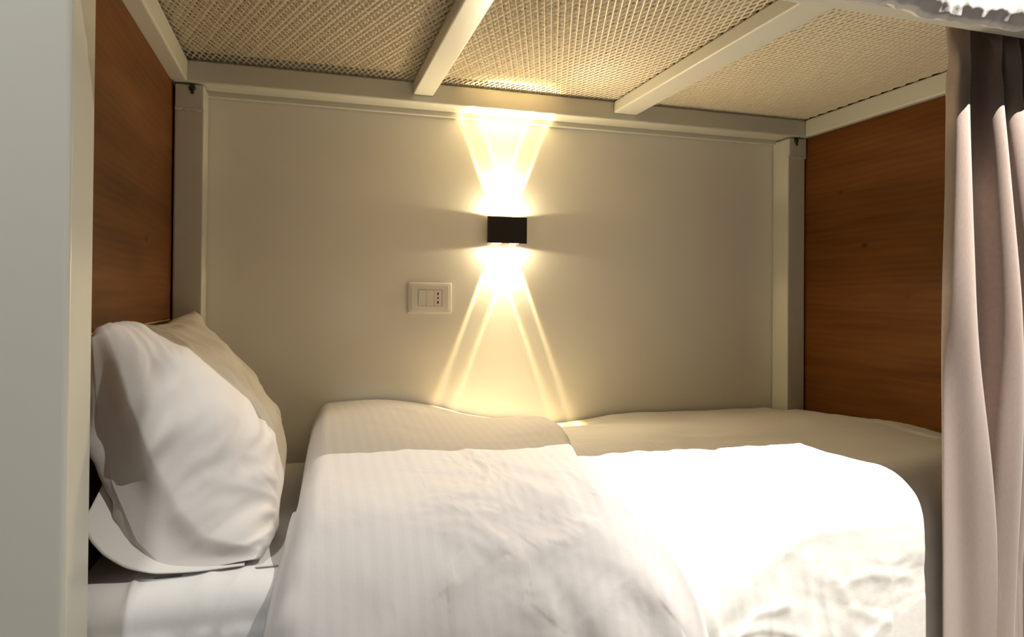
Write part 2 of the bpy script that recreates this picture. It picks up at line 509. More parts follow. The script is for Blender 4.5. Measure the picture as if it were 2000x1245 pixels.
def build_hanging_sheet():
    xs = np.linspace(0.04, 1.925, 700)
    prof = [(-0.80, 1.683), (-0.86, 1.690), (-0.93, 1.697), (-0.990, 1.692), (-1.012, 1.660), (-1.022, 1.60), (-1.022, 1.55), (-1.020, 1.515), (-1.015, 1.490), (-1.006, 1.468), (-0.994, 1.453), (-0.982, 1.449), (-0.9755, 1.456), (-0.9755, 1.470)]
    prof = np.array(prof)
    t = np.concatenate([[-0.3, -0.2, -0.1], np.linspace(0, 1, len(prof)-3)]); tt = np.concatenate([np.linspace(-0.3, -0.02, 8), np.linspace(0, 1, 60)])
    py, pz = np.interp(tt, t, prof[:, 0]), np.interp(tt, t, prof[:, 1])
    X, T = np.meshgrid(xs, tt, indexing='ij')
    Y, Z = np.meshgrid(xs, py, indexing='ij')[1].copy(), np.meshgrid(xs, pz, indexing='ij')[1].copy()
    low = smooth(0.35, 0.75, T)*(1-smooth(0.90, 0.99, T))
    g = ridged(X*16, T*1.2, 2)
    g2 = fbm(X*42, T*2.0, 2)
    low = smooth(0.30, 0.6, T)*(1-smooth(0.78, 0.95, T))
    Y -= low*(0.006*g + 0.006*g2)
    dip = smooth(0.4, 0.85, T)
    Z += dip*(0.006*fbm(X*11, 0*X, 3) + 0.004*np.abs(perlin(X*38, 0*X+3.3)))
    Z -= dip*0.010*smooth(1.30, 1.45, X)*(1-smooth(1.60, 1.66, X))
    Y -= 0.006*smooth(1.38, 1.46, X)*dip
    return grid_mesh('hanging_sheet', np.stack([X, Y, Z], -1))
hs = obj('bed_sheet', build_hanging_sheet(), MAT_LINEN)
sm = hs.modifiers.new('thick', 'SOLIDIFY'); sm.thickness = 0.0015; sm.offset = 1
tag(hs, 'gathered white sheet hanging over the upper bunk rail above the curtain', 'sheet')

# ------------------------------------------------------------------ lower mattress with fitted sheet
def build_mattress():
    # rounded box as a wrapped profile, cross-section in y,z swept along x
    x0, x1, y0, y1, z0, z1, r = 0.006, 1.894, -0.859, -0.086, 0.300, 0.500, 0.045
    pts = []
    def arc(cy, cz, a0, a1, n=12):
        for a in np.linspace(a0, a1, n):
            pts.append((cy+r*math.cos(a), cz+r*math.sin(a)))
    for y in np.linspace(y1-r, y0+r, 60): pts.append((y, z1))
    arc(y0+r, z1-r, math.pi/2, math.pi)
    for z in np.linspace(z1-r, z0+r, 26)[1:-1]: pts.append((y0, z))
    arc(y0+r, z0+r, math.pi, 1.5*math.pi)
    for y in np.linspace(y0+r, y1-r, 14)[1:-1]: pts.append((y, z0))
    arc(y1-r, z0+r, 1.5*math.pi, 2*math.pi)
    for z in np.linspace(z0+r, z1-r, 8)[1:-1]: pts.append((y1, z))
    arc(y1-r, z1-r, 0, math.pi/2)
    pts = np.array(pts)
    xs = np.concatenate([np.linspace(x0, 0.42, 120), np.linspace(0.43, x1, 40)])
    P = np.zeros((len(xs), len(pts), 3))
    s = np.concatenate([[0], np.cumsum(np.hypot(*np.diff(pts, axis=0).T))])
    X, Sg = np.meshgrid(xs, s, indexing='ij')
    P[..., 0] = X; P[..., 1] = pts[:, 0]; P[..., 2] = pts[:, 1]
    Nn = grid_normals(P)
    c = P.mean((0, 1))
    Nn *= np.sign(((P-c)*Nn).sum(-1, keepdims=True))
    m = smooth(0.58, 0.66, Sg)*(1-smooth(0.84, 0.88, Sg))
    d = 0.0020*fbm(X*9, Sg*7, 3)*m
    d += crease(X, Sg, [(0.085, 0.62), (0.082, 0.74), (0.078, 0.80), (0.088, 0.95)], 0.0035, 0.0045)
    d += crease(X, Sg, [(0.20, 0.66), (0.165, 0.74), (0.152, 0.79)], 0.0034, 0.006, 0.6)
    d += crease(X, Sg, [(0.24, 0.68), (0.215, 0.73), (0.20, 0.79)], 0.0034, 0.005, 0.6)
    lowf = smooth(0.765, 0.79, Sg)*(1-smooth(0.83, 0.86, Sg))
    d += lowf*(0.004*ridged(X*17+fbm(X*3, Sg*3, 2), Sg*4, 2) + 0.003*fbm(X*30, Sg*9, 2))
    P += Nn*(d*(1-smooth(0.84, 0.90, Sg)))[..., None]
    P[..., 1] = np.maximum(P[..., 1], -0.8625)
    P[..., 1] *= 1-0.075*smooth(0.45, 1.1, X)          # lies a little askew in the frame
    me = grid_mesh('mattress', P, closed_v=True)
    bm = bmesh.new(); bm.from_mesh(me)
    es = [e for e in bm.edges if e.is_boundary]
    bmesh.ops.holes_fill(bm, edges=es, sides=0)
    bm.to_mesh(me); bm.free()
    return me
mt = obj('mattress', build_mattress(), MAT_SHEET)
tag(mt, 'lower bunk mattress in a white fitted sheet, showing below the pillow', 'mattress')

# ------------------------------------------------------------------ duvet
YC, ZC, RR = -0.70, 0.30, 0.235       # gentle over the fold, tighter towards the foot end       # centre of the roll over the front edge
def duvet_path(s, ztop, X, yback=0.012):
    """arc-length along the duvet from the wall to the front, rolling over the edge"""
    k = smooth(0.85, 1.30, X)
    yc, zc, rr = YC-0.055*k, ZC+0.170*k, RR-0.132*k
    flat = -yc-yback
    R = np.maximum(ztop-zc, 0.03)
    arcl = (R+rr)/2*np.pi/2
    a = np.clip((s-flat)/arcl, 0, 1)*np.pi/2
    e = np.maximum(s-flat-arcl, 0)
    y = np.where(s < flat, -yback-s, yc-rr*np.sin(a)-0.01*e)
    z = np.where(s < flat, ztop, zc+R*np.cos(a)-e)
    return y, z

CREASES = [
    ([(0.527, 0.757), (0.532, 0.917)], -0.0025, 0.014, 0.7),
    ([(0.532, 0.917), (0.481, 0.961), (0.418, 1.012)], 0.0040, 0.016, -0.8),
    ([(0.588, 0.826), (0.639, 0.889), (0.685, 0.936), (0.697, 0.985), (0.714, 1.044)], 0.0045, 0.012, 0.5),
    ([(0.621, 0.887), (0.548, 0.931)], 0.0040, 0.012, 0.4),
    ([(0.547, 0.938), (0.552, 1.027)], 0.0030, 0.012, 0.4),
    ([(0.674, 0.893), (0.672, 0.816), (0.686, 0.694)], -0.0026, 0.016, 0.4),
    ([(0.646, 0.972), (0.601, 1.037), (0.575, 1.12)], 0.0045, 0.014, 0.5),
    ([(0.748, 0.890), (0.818, 0.916), (0.883, 0.981)], 0.0035, 0.014, -0.5),
    ([(0.731, 1.018), (0.795, 1.068), (0.83, 1.16)], -0.0032, 0.022, 0.5),
    ([(0.851, 0.809), (0.890, 0.841)], -0.0030, 0.012, 0.3),
    ([(0.589, 0.769), (0.694, 0.734), (0.761, 0.777)], 0.0035, 0.014, 0.5),
    ([(0.665, 0.892), (0.786, 0.854)], 0.0040, 0.012, 0.5),
    ([(0.556, 0.862), (0.620, 0.887)], 0.0030, 0.010, -0.5),
    ([(0.662, 0.584), (0.797, 0.704)], 0.0030, 0.016, 0.5),
    ([(0.834, 0.508), (0.727, 0.792)], -0.0035, 0.016, 0.5),
    ([(0.786, 0.854), (0.865, 0.920), (0.920, 1.02)], 0.0035, 0.014, 0.5),
    ([(0.70, 0.90), (0.76, 0.97), (0.80, 1.06)], 0.0040, 0.014, -0.5),
]
CREASES_FLAT = [
    ([(0.937, 0.880), (0.973, 0.930), (1.02, 1.04)], 0.0040, 0.010, 0.5),
    ([(1.000, 1.091), (1.105, 1.015), (1.194, 1.010)], 0.0035, 0.006, 0.5),
    ([(1.020, 1.040), (1.127, 1.044), (1.250, 1.083)], 0.0030, 0.006, -0.5),
    ([(1.252, 0.940), (1.252, 0.997), (1.268, 1.127)], 0.0026, 0.006, 0.6),
    ([(1.286, 0.960), (1.286, 1.006), (1.309, 1.095)], 0.0024, 0.006, -0.6),
    ([(1.357, 1.135), (1.455, 1.064)], 0.0030, 0.008, 0.5),
    ([(1.380, 1.151), (1.490, 1.091)], 0.0028, 0.008, -0.5),
    ([(1.356, 1.042), (1.494, 1.098)], 0.0026, 0.007, 0.5),
    ([(1.167, 0.930), (1.149, 1.037)], 0.0026, 0.007, -0.5),
    ([(1.314, 0.980), (1.344, 1.020)], 0.0026, 0.008, 0.5),
    ([(1.10, 1.09), (1.24, 1.085), (1.36, 1.13)], 0.0026, 0.006, 0.5),
    ([(1.34, 0.99), (1.40, 0.975), (1.50, 1.00)], 0.0022, 0.007, 0.5),
]

def base_top(X, Sg):
    z = 0.566 + 0*X
    z += 0.020*np.sin(np.pi*smooth(0.0, 0.8, Sg))                       # gentle crown across the bed
    z += 0.010*fbm(X*2.2+5, Sg*2.2, 2)
    z += 0.012*np.exp(-((X-1.75)/0.18)**2)*smooth(0.02, 0.2, Sg)
    z -= 0.030*np.exp(-((X-0.93)/0.20)**2)*(1-smooth(0.02, 0.24, Sg))
    return z

def build_duvet():
    xs = np.linspace(0.42, 1.893, 330); ss = np.linspace(0, 1.22, 290)
    X, Sg = np.meshgrid(xs, ss, indexing='ij')
    zt = base_top(X, Sg)
    Y, Z = duvet_path(Sg, zt, X, yback=0.088 - 0.072*smooth(1.818, 1.790, X))
    Xc = X.copy()
    P = np.stack([Xc, Y, Z], -1)
    Nn = grid_normals(P); Nn *= np.where(Nn[..., 2:3]*1.0 - Nn[..., 1:2] < 0, -1, 1)
    d = np.zeros(X.shape)
    wx, ws = fbm(X*3, Sg*3, 2)*0.05, fbm(X*3+9, Sg*3+4, 2)*0.05
    d += 0.0035*fbm((X+wx)*5, (Sg+ws)*8, 3)
    # long soft folds running along the bed on the shaded back half
    d += 0.0024*ridged((X*1.0+Sg*1.2)*3.0, (Sg*1.0-X*0.15)*12, 2)*(1-smooth(0.45, 0.62, Sg))
    d += 0.0014*ridged((X+wx*2)*9, (Sg+ws*2)*5, 2)*smooth(0.80, 0.95, Sg)
    front = smooth(0.92, 1.0, Sg)
    d += front*0.0012*ridged((X*0.7+Sg*0.9+wx*3)*14, (Sg*0.7-X*0.9+ws*3)*10, 2)
    for pts, a, wd, sk in CREASES_FLAT:
        d += crease(X, Sg, pts, a*0.75, wd*1.25, sk)
    d += front*0.003*np.sin(X*30+3*fbm(X*2, Sg, 2))*smooth(0.9, 1.3, Sg)
    P += Nn*d[..., None]
    # end that is tucked against the right panel rounds down
    k = smooth(1.855, 1.893, X)**2
    P[..., 2] -= 0.016*k
    P[..., 1] = np.maximum(P[..., 1], np.where(X > 1.45, -0.862, -0.96))
    return grid_mesh('duvet', P[::-1])

EDGE_S = [0.0, 0.232, 0.357, 0.618, 0.773, 0.829, 0.890, 0.938, 0.991, 1.046, 1.096, 1.30]
EDGE_X = [0.965, 0.932, 0.928, 0.875, 0.865, 0.895, 0.934, 0.961, 0.981, 0.995, 1.000, 1.015]
LEFT_S = [0.0, 0.063, 0.371, 0.663, 0.806, 0.868, 0.916, 0.951, 0.996, 1.30]
LEFT_X = [0.336, 0.334, 0.322, 0.308, 0.292, 0.279, 0.270, 0.265, 0.268, 0.275]

def build_fold():
    us = np.concatenate([np.linspace(0, 0.12, 40, endpoint=False), np.linspace(0.12, 0.93, 230, endpoint=False), np.linspace(0.93, 1, 22)])
    ss = np.linspace(0, 1.28, 360)
    Uu, Sg = np.meshgrid(us, ss, indexing='ij')
    xl, xr = np.interp(Sg, LEFT_S, LEFT_X), np.interp(Sg, EDGE_S, EDGE_X)
    xr = xr + 0.006*fbm(Sg*7, 0*Sg+2.5, 2)
    X = xl + (xr-xl)*Uu
    w = xr-xl
    bt = base_top(np.maximum(X, 0.42), Sg)
    # loft of the folded layer: fullest by the fold at the left, thin at the flap edge
    loft = 0.026 + 0.040*np.exp(-((X-0.42)/0.22)**2)*(1-0.75*smooth(0.25, 0.75, Sg)) + 0.016*np.exp(-((X-0.62)/0.16)**2)*(1-smooth(0.1, 0.5, Sg))
    loft += 0.012*np.exp(-((X-0.86)/0.10)**2)*smooth(0.12, 0.3, Sg)*(1-smooth(0.4, 0.7, Sg))
    zt = bt + loft
    dl_ = (X-xl); dr = (xr-X)
    endl = np.sqrt(np.clip(1-(1-np.clip(dl_/0.05, 0, 1))**2, 0, 1))
    endr = np.sqrt(np.clip(1-(1-np.clip(dr/0.020, 0, 1))**2, 0, 1))
    flat = -YC-0.012
    # left end: comes down to the mattress; right end: down onto the duvet below
    zlo_l = 0.506
    topr = smooth(flat-0.12, flat+0.02, Sg)
    zt2 = zlo_l + (zt-zlo_l)*endl
    zt2 = np.maximum(zt2, 0.516 + 0.034*topr)
    zt2 = np.where(Uu > 0.5, bt + 0.004 + (zt-bt-0.004)*endr, zt2)
    Y, Z = duvet_path(Sg, np.maximum(zt2, 0.516), X)
    # front drop: the layer hangs just proud of the one under it, rounded at both ends
    dropf = smooth(flat, flat+0.12, Sg)
    thick = (0.020 + 0.020*np.exp(-((X-0.38)/0.14)**2))
    Y -= dropf*(thick*np.where(Uu > 0.5, endr, 1) - 0.040*(1-endl)*(Uu <= 0.5))
    P = np.stack([X, Y, Z], -1)
    Nn = grid_normals(P); Nn *= np.where(Nn[..., 2:3] - Nn[..., 1:2] < 0, -1, 1)
    edge = np.clip(dl_/0.04, 0, 1)*np.clip(dr/0.03, 0, 1)
    wx, ws = fbm(X*4, Sg*4, 2)*0.06, fbm(X*4+9, Sg*4+4, 2)*0.06
    d = 0.0060*fbm((X+wx)*4, (Sg+ws)*4, 3)
    crum = np.exp(-(((X-0.68)/0.20)**2+((Sg-0.78)/0.26)**2))
    d += 0.0055*crum*ridged((X+wx*1.6)*9, (Sg+ws*1.6)*8, 3)
    fan = smooth(0.88, 1.05, Sg)*smooth(0.46, 0.62, X)
    ang = np.arctan2(X-0.66, np.maximum(Sg-0.60, 0.05))
    d += 0.0020*fan*np.sin(ang*26 + 2.5*fbm(X*3, Sg*3, 2))
    d += 0.0010*ridged(X*16, Sg*2.0, 2)*smooth(0.9, 1.0, Sg)*(1-smooth(0.42, 0.52, X))
    puck = np.exp(-((X-0.272)/0.035)**2)*smooth(0.84, 0.9, Sg)
    d += 0.006*puck*np.sin(Sg*75+2*fbm(X*9, Sg*6, 2))
    for pts, a, wd, sk in CREASES:
        d += crease(X, Sg, pts, a*0.95, wd*1.5, sk)
    P += Nn*(d*edge)[..., None]
    return grid_mesh('turned_back_fold', P[::-1])

dv = obj('duvet', build_duvet(), MAT_STRIPE)
tag(dv, 'white striped duvet spread over the lower bunk with its top end folded back', 'duvet')
s1 = dv.modifiers.new('thick', 'SOLIDIFY'); s1.thickness = 0.012; s1.offset = -1
fo = obj('turned_back_fold', build_fold(), MAT_UNDER, dv)
s2 = fo.modifiers.new('thick', 'SOLIDIFY'); s2.thickness = 0.003; s2.offset = -1
fo['label'] = 'turned back upper end of the duvet, thicker, with fine stripes'

# ------------------------------------------------------------------ pillow
PILLOW_LOOP = np.array([(0.115, 0.506), (0.066, 0.585), (0.026, 0.680), (0.008, 0.775), (0.012, 0.842), (0.040, 0.872),
                        (0.095, 0.856), (0.155, 0.806), (0.215, 0.735), (0.262, 0.660), (0.286, 0.590), (0.276, 0.536), (0.235, 0.511), (0.175, 0.505)])
def build_pillow():
    # resample the cross-section smoothly (closed Catmull-Rom)
    K = len(PILLOW_LOOP)
    pts = []
    for i in range(K):
        p0, p1, p2, p3 = (PILLOW_LOOP[(i+j-1) % K] for j in range(4))
        for t in np.linspace(0, 1, 14, endpoint=False):
            pts.append(0.5*((2*p1)+(-p0+p2)*t+(2*p0-5*p1+4*p2-p3)*t*t+(-p0+3*p1-3*p2+p3)*t**3))
    loop = np.array(pts)
    n = len(loop)
    # seam of the two ends: from the front bottom corner along the base and up the back
    it = np.argmax(loop[:, 1]); ic = np.argmin(np.hypot(loop[:, 0]-0.262, loop[:, 1]-0.520))
    seam = np.array([(0.252, 0.514), (0.19, 0.508), (0.125, 0.511), (0.082, 0.555), (0.046, 0.64), (0.026, 0.74), (0.020, 0.862)])
    sl = np.concatenate([[0], np.cumsum(np.hypot(*np.diff(seam, axis=0).T))]); sl /= sl[-1]
    L = np.concatenate([[0], np.cumsum(np.hypot(*np.diff(np.vstack([loop, loop[:1]]), axis=0).T))])
    tot, Lt, Lc = L[-1], L[it], L[ic]
    tt = np.zeros(n)
    for i in range(n):
        if it <= i <= ic:
            tt[i] = 1-(L[i]-Lt)/(Lc-Lt)               # face, from top down to the corner
        else:
            q = L[i]-Lc if i > ic else L[i]+tot-Lc    # base and back, from the corner round to the top
            tt[i] = q/(tot-Lc+Lt)
    spine = np.stack([np.interp(tt, sl, seam[:, 0]), np.interp(tt, sl, seam[:, 1])], -1)
    a = np.concatenate([-1+0.26*np.linspace(0, 1, 70)**1.5, np.linspace(-0.74, 0.74, 130)[1:-1], 1-0.26*np.linspace(1, 0, 70)**1.5])
    P = np.zeros((len(a), n, 3))
    for i, av in enumerate(a):
        e = np.sqrt(max(0.0, 1-abs(av)**4.0))
        sec = spine + (loop-spine)*e
        # top edge dips between the corners, corners stick up a little
        topw = smooth(0.80, 0.87, sec[:, 1])
        sec[:, 1] += topw*(-0.016*(1-av*av) + 0.010*smooth(0.80, 1.0, av) + 0.004*smooth(0.7, 1, -av))
        sec[:, 0] += 0.030*smooth(0.70, 1.0, av)*smooth(0.74, 0.87, sec[:, 1])
        yc = -0.455 + 0.355*av
        P[i, :, 0] = sec[:, 0]; P[i, :, 2] = sec[:, 1]
        # near end leans: bottom stays forward, top pulled in
        hgt = np.clip((sec[:, 1]-0.51)/0.36, 0, 1)
        pinch = 0.020*np.sin(np.pi*hgt)
        P[i, :, 1] = yc - np.sign(av)*pinch*abs(av)**8 + 0.0
    Nn = grid_normals(P)
    c = P.mean((0, 1)); sgn = np.sign(((P-c)*Nn).sum(-1).mean()); Nn *= sgn
    s = np.concatenate([[0], np.cumsum(np.hypot(*np.diff(loop, axis=0).T))])
    A = (-0.455+0.355*a)[:, None]+0*s[None]; Sg = s[None]+0*a[:, None]
    dd = 0.009*fbm(A*4+2, Sg*4, 3) + 0.013*ridged(A*6+fbm(A*3, Sg*3, 2)*1.2, Sg*5+1.3+fbm(A*4+3, Sg*4, 2)*0.6, 3)
    near = np.exp(-((A+0.74)/0.16)**2)
    dd += near*(0.015*ridged(A*6, Sg*5+3, 2) + 0.006*fbm(A*10, Sg*7, 2))
    body = np.abs((A+0.455)/0.355)
    dd -= 0.007
    dd *= 1-smooth(0.97, 1.0, body)
    # keep the seams with panel and mattress clean
    dd *= smooth(0.506, 0.53, P[..., 2])*smooth(0.004, 0.03, P[..., 0])
    dd = np.where(dd > 0, dd*(1-smooth(0.255, 0.285, P[..., 0])), dd)
    P += Nn*dd[..., None]
    P[..., 0] = np.maximum(P[..., 0], 0.004)
    P[..., 2] = np.maximum(P[..., 2], 0.5035)
    return grid_mesh('pillow', P, closed_v=True), loop
pm, ploop = build_pillow()
pl = obj('pillow', pm, MAT_LINEN)
tag(pl, 'plump white pillow leaning against the left oak panel at the bed head', 'pillow')

# loose hem of the pillowcase under the near end
def build_flange():
    c = np.array([(0.012, -0.812, 0.590), (0.024, -0.818, 0.566), (0.042, -0.822, 0.545), (0.072, -0.825, 0.524), (0.110, -0.826, 0.512), (0.165, -0.822, 0.5075), (0.235, -0.812, 0.5065)])
    b = np.array([(0.030, -0.775, 0.640), (0.048, -0.780, 0.600), (0.078, -0.785, 0.560), (0.115, -0.79, 0.532), (0.150, -0.79, 0.518), (0.190, -0.785, 0.511), (0.235, -0.775, 0.508)])
    t = np.linspace(0, 1, len(c)); tt = np.linspace(0, 1, 60)
    C = np.stack([np.interp(tt, t, c[:, k]) for k in range(3)], -1)
    Bq = np.stack([np.interp(tt, t, b[:, k]) for k in range(3)], -1)
    for _ in range(6):
        C[1:-1] = (C[:-2]+2*C[1:-1]+C[2:])/4; Bq[1:-1] = (Bq[:-2]+2*Bq[1:-1]+Bq[2:])/4
    v = np.linspace(0, 1, 12)
    P = C[:, None]*(1-v)[None, :, None] + Bq[:, None]*v[None, :, None]
    return grid_mesh('pillowcase_hem', P)
fl = obj('pillowcase_hem', build_flange(), MAT_LINEN, pl)
s3 = fl.modifiers.new('thick', 'SOLIDIFY'); s3.thickness = 0.002; s3.offset = 0

# ------------------------------------------------------------------ curtain
def build_curtain():
    nz = 220
    zz = np.linspace(1.500, 0.06, nz)
    zk = [0.06, 0.27, 0.55, 0.70, 0.80, 0.91, 1.20, 1.37, 1.50]
    f = lambda v: np.interp(zz, zk, v)
    def fold(S, rx, ry, yc):
        """a rounded pleat: left foot, left shoulder, crest, right side, back"""
        S, rx, ry = f(S), f(rx), f(ry)
        yc = np.interp(zz, [0.06, 0.4, 0.9, 1.36, 1.42, 1.46, 1.50], [-0.890, -0.902, -0.935, -0.940, -0.930, -0.920, -0.915]) + (f(yc)+0.906)
        S = 0.3207 + (S-0.3207)/1.055*(1.9663+yc)
        cx, d = S-0.97*rx, 1.9*ry
        return [(cx-0.95*rx, yc+d), (cx-0.85*rx, yc+0.30*d), (cx-0.1*rx, yc), (cx+0.72*rx, yc+0.10*d), (cx+1.0*rx, yc+0.42*d), (cx+0.90*rx, yc+0.95*d)]
    A = fold([1.690, 1.690, 1.675, 1.656, 1.638, 1.626, 1.610, 1.600, 1.598], [.060, .060, .054, .044, .034, .028, .019, .013, .010],
             [.012, .014, .020, .026, .029, .030, .028, .024, .020], [-.890, -.894, -.902, -.906, -.907, -.907, -.906, -.904, -.900])
    B = fold([1.724, 1.727, 1.750, 1.757, 1.757, 1.752, 1.714, 1.686, 1.678], [.034, .034, .034, .029, .024, .020, .016, .013, .011],
             [.014, .016, .022, .027, .030, .031, .029, .024, .020], [-.893, -.898, -.906, -.910, -.911, -.911, -.908, -.904, -.900])
    Cf = fold([1.733, 1.736, 1.757, 1.790, 1.830, 1.850, 1.785, 1.738, 1.728], [.008, .008, .010, .020, .030, .032, .025, .018, .014],
              [.006, .006, .006, .014, .022, .026, .027, .024, .020], [-.872, -.874, -.876, -.888, -.900, -.905, -.906, -.904, -.900])
    D = fold([1.736, 1.739, 1.760, 1.800, 1.850, 1.882, 1.852, 1.802, 1.790], [.006, .006, .008, .010, .012, .016, .024, .018, .014],
             [.005, .005, .006, .010, .014, .018, .024, .022, .020], [-.868, -.868, -.870, -.876, -.884, -.892, -.902, -.902, -.900])
    hem = [(f([1.566, 1.563, 1.560, 1.558, 1.557, 1.558, 1.564, 1.566, 1.570]), f([-.883]*9))]
    A[0] = (f([1.552, 1.549, 1.546, 1.544, 1.543, 1.544, 1.552, 1.558, 1.564]), f([-.896]*9))
    vy1 = f([-.884, -.882, -.874, -.866, -.862, -.860, -.860, -.862, -.868])
    def mid(P_, Q_, y): return ((P_[0]+Q_[0])/2, y)
    vy2 = f([-.874, -.872, -.870, -.866, -.862, -.860, -.860, -.862, -.868])
    knots = hem + A + [mid(A[-1], B[0], vy1)] + B + [mid(B[-1], Cf[0], vy2)] + Cf + [mid(Cf[-1], D[0], vy2)] + D
    KX = np.stack([k_[0] for k_ in knots]); KY = np.stack([k_[1] for k_ in knots])
    nk = len(knots); m = 26
    rows = []
    for i in range(nk-1):
        p = [np.stack([KX[np.clip(i+j, 0, nk-1)], KY[np.clip(i+j, 0, nk-1)]], -1) for j in (-1, 0, 1, 2)]
        for t in np.linspace(0, 1, m, endpoint=(i == nk-2)):
            rows.append(0.5*(2*p[1]+(-p[0]+p[2])*t+(2*p[0]-5*p[1]+4*p[2]-p[3])*t*t+(-p[0]+3*p[1]-3*p[2]+p[3])*t**3))
    XY = np.stack(rows)
    for _ in range(14):
        XY[1:-1] = (XY[:-2]+2*XY[1:-1]+XY[2:])/4
    for _ in range(220):                                   # let the pleats flow smoothly down the drop
        XY[:, 1:-1] = (XY[:, :-2]+2*XY[:, 1:-1]+XY[:, 2:])/4
    T = np.linspace(0, 1, len(XY))[:, None]+0*zz[None]
    Zg = 0*T+zz[None]
    gather = smooth(1.30, 1.44, Zg)
    x = XY[..., 0]; y = XY[..., 1]
    y = y + gather*0.004*np.sin(T*75+1.2*np.sin(Zg*30)) + 0.0020*fbm(T*7, Zg*2.2, 2)
    x = x + gather*0.003*np.sin(T*60+Zg*40)
    y = np.clip(y, np.where(Zg > 1.445, -0.926, -0.96), -0.868)
    return grid_mesh('curtain', np.stack([x, y, Zg], -1))
ct = obj('curtain', build_curtain(), MAT_CURTAIN)
tag(ct, 'taupe pleated privacy curtain drawn to the right end of the lower bunk', 'curtain')
s4 = ct.modifiers.new('thick', 'SOLIDIFY'); s4.thickness = 0.0015; s4.offset = 0

def build_shade_sheet():  # black sheet added in place of the deep shade right of the curtain
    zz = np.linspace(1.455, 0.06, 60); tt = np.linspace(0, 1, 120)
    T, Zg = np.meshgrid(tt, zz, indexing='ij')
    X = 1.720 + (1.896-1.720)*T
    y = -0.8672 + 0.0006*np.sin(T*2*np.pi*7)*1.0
    return grid_mesh('shade_sheet', np.stack([X, y, Zg], -1))
li = obj('shade_sheet', build_shade_sheet(), MAT_SHADE, ct)
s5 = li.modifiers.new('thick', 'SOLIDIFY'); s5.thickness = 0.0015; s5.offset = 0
li['label'] = 'added black sheet standing for the shade beyond the taupe curtain'

# ------------------------------------------------------------------ wall lamp
LX0, LX1, LZ0, LZ1, LY = 0.8235, 0.944, 1.0835, 1.1605, -0.052
lamp = thing('wall_lamp', (0.882, 0.0, 1.12), 'small black up and down wall lamp glowing on the back wall', 'wall lamp')
bm = bmesh.new()
# open-ended housing: rounded front shell
th = 0.004
def shell(z0, z1):
    out, inn = [], []
    prof_o = [(LX0+0.016, -0.003), (LX0, LY+0.006), (LX0+0.0018, LY+0.0018), (LX0+0.006, LY), (LX1-0.006, LY), (LX1-0.0018, LY+0.0018), (LX1, LY+0.006), (LX1-0.016, -0.003)]
    prof_i = [(LX0+th+0.016, -0.003), (LX0+th, LY+0.006), (LX0+th+0.0005, LY+th+0.0005), (LX0+0.008, LY+th), (LX1-0.008, LY+th), (LX1-th-0.0005, LY+th+0.0005), (LX1-th, LY+0.006), (LX1-th-0.016, -0.003)]
    o0 = [bm.verts.new((x, y, z0)) for x, y in prof_o]; o1 = [bm.verts.new((x, y, z1)) for x, y in prof_o]
    i0 = [bm.verts.new((x, y, z0)) for x, y in prof_i]; i1 = [bm.verts.new((x, y, z1)) for x, y in prof_i]
    k = len(prof_o)
    for a in range(k-1):
        bm.faces.new((o0[a], o0[a+1], o1[a+1], o1[a])); bm.faces.new((i0[a+1], i0[a], i1[a], i1[a+1]))
        bm.faces.new((o0[a+1], o0[a], i0[a], i0[a+1])); bm.faces.new((o1[a], o1[a+1], i1[a+1], i1[a]))
    for a in (0, k-1):
        bm.faces.new((o0[a], o1[a], i1[a], i0[a]))
shell(LZ0, LZ1)
obj('housing', bm, MAT_BLACK, lamp)
bx('lens_tray', LX0+0.021, LX1-0.021, LY+0.005, -0.004, LZ0+0.004, LZ1-0.004, MAT_BLACK, lamp, 0.001)
bx('mounting_plate', LX0+0.018, LX1-0.018, -0.003, -0.0005, LZ0+0.004, LZ1-0.004, MAT_BLACK, lamp, 0.0005)
LENS_X = (0.8575, 0.9105)
LENS_Y = -0.029
for lx in LENS_X:
    for z, sg in ((LZ0+0.003, -1), (LZ1-0.003, 1)):
        bm = bmesh.new()
        bmesh.ops.create_uvsphere(bm, u_segments=24, v_segments=12, radius=0.0155)
        bmesh.ops.delete(bm, geom=[v for v in bm.verts if v.co.z*sg < -0.001], context='VERTS')
        for v in bm.verts:
            v.co = Vector((lx+v.co.x, LENS_Y+v.co.y, z+v.co.z*0.25))
        obj('lens', bm, MAT_LENS, lamp, True)

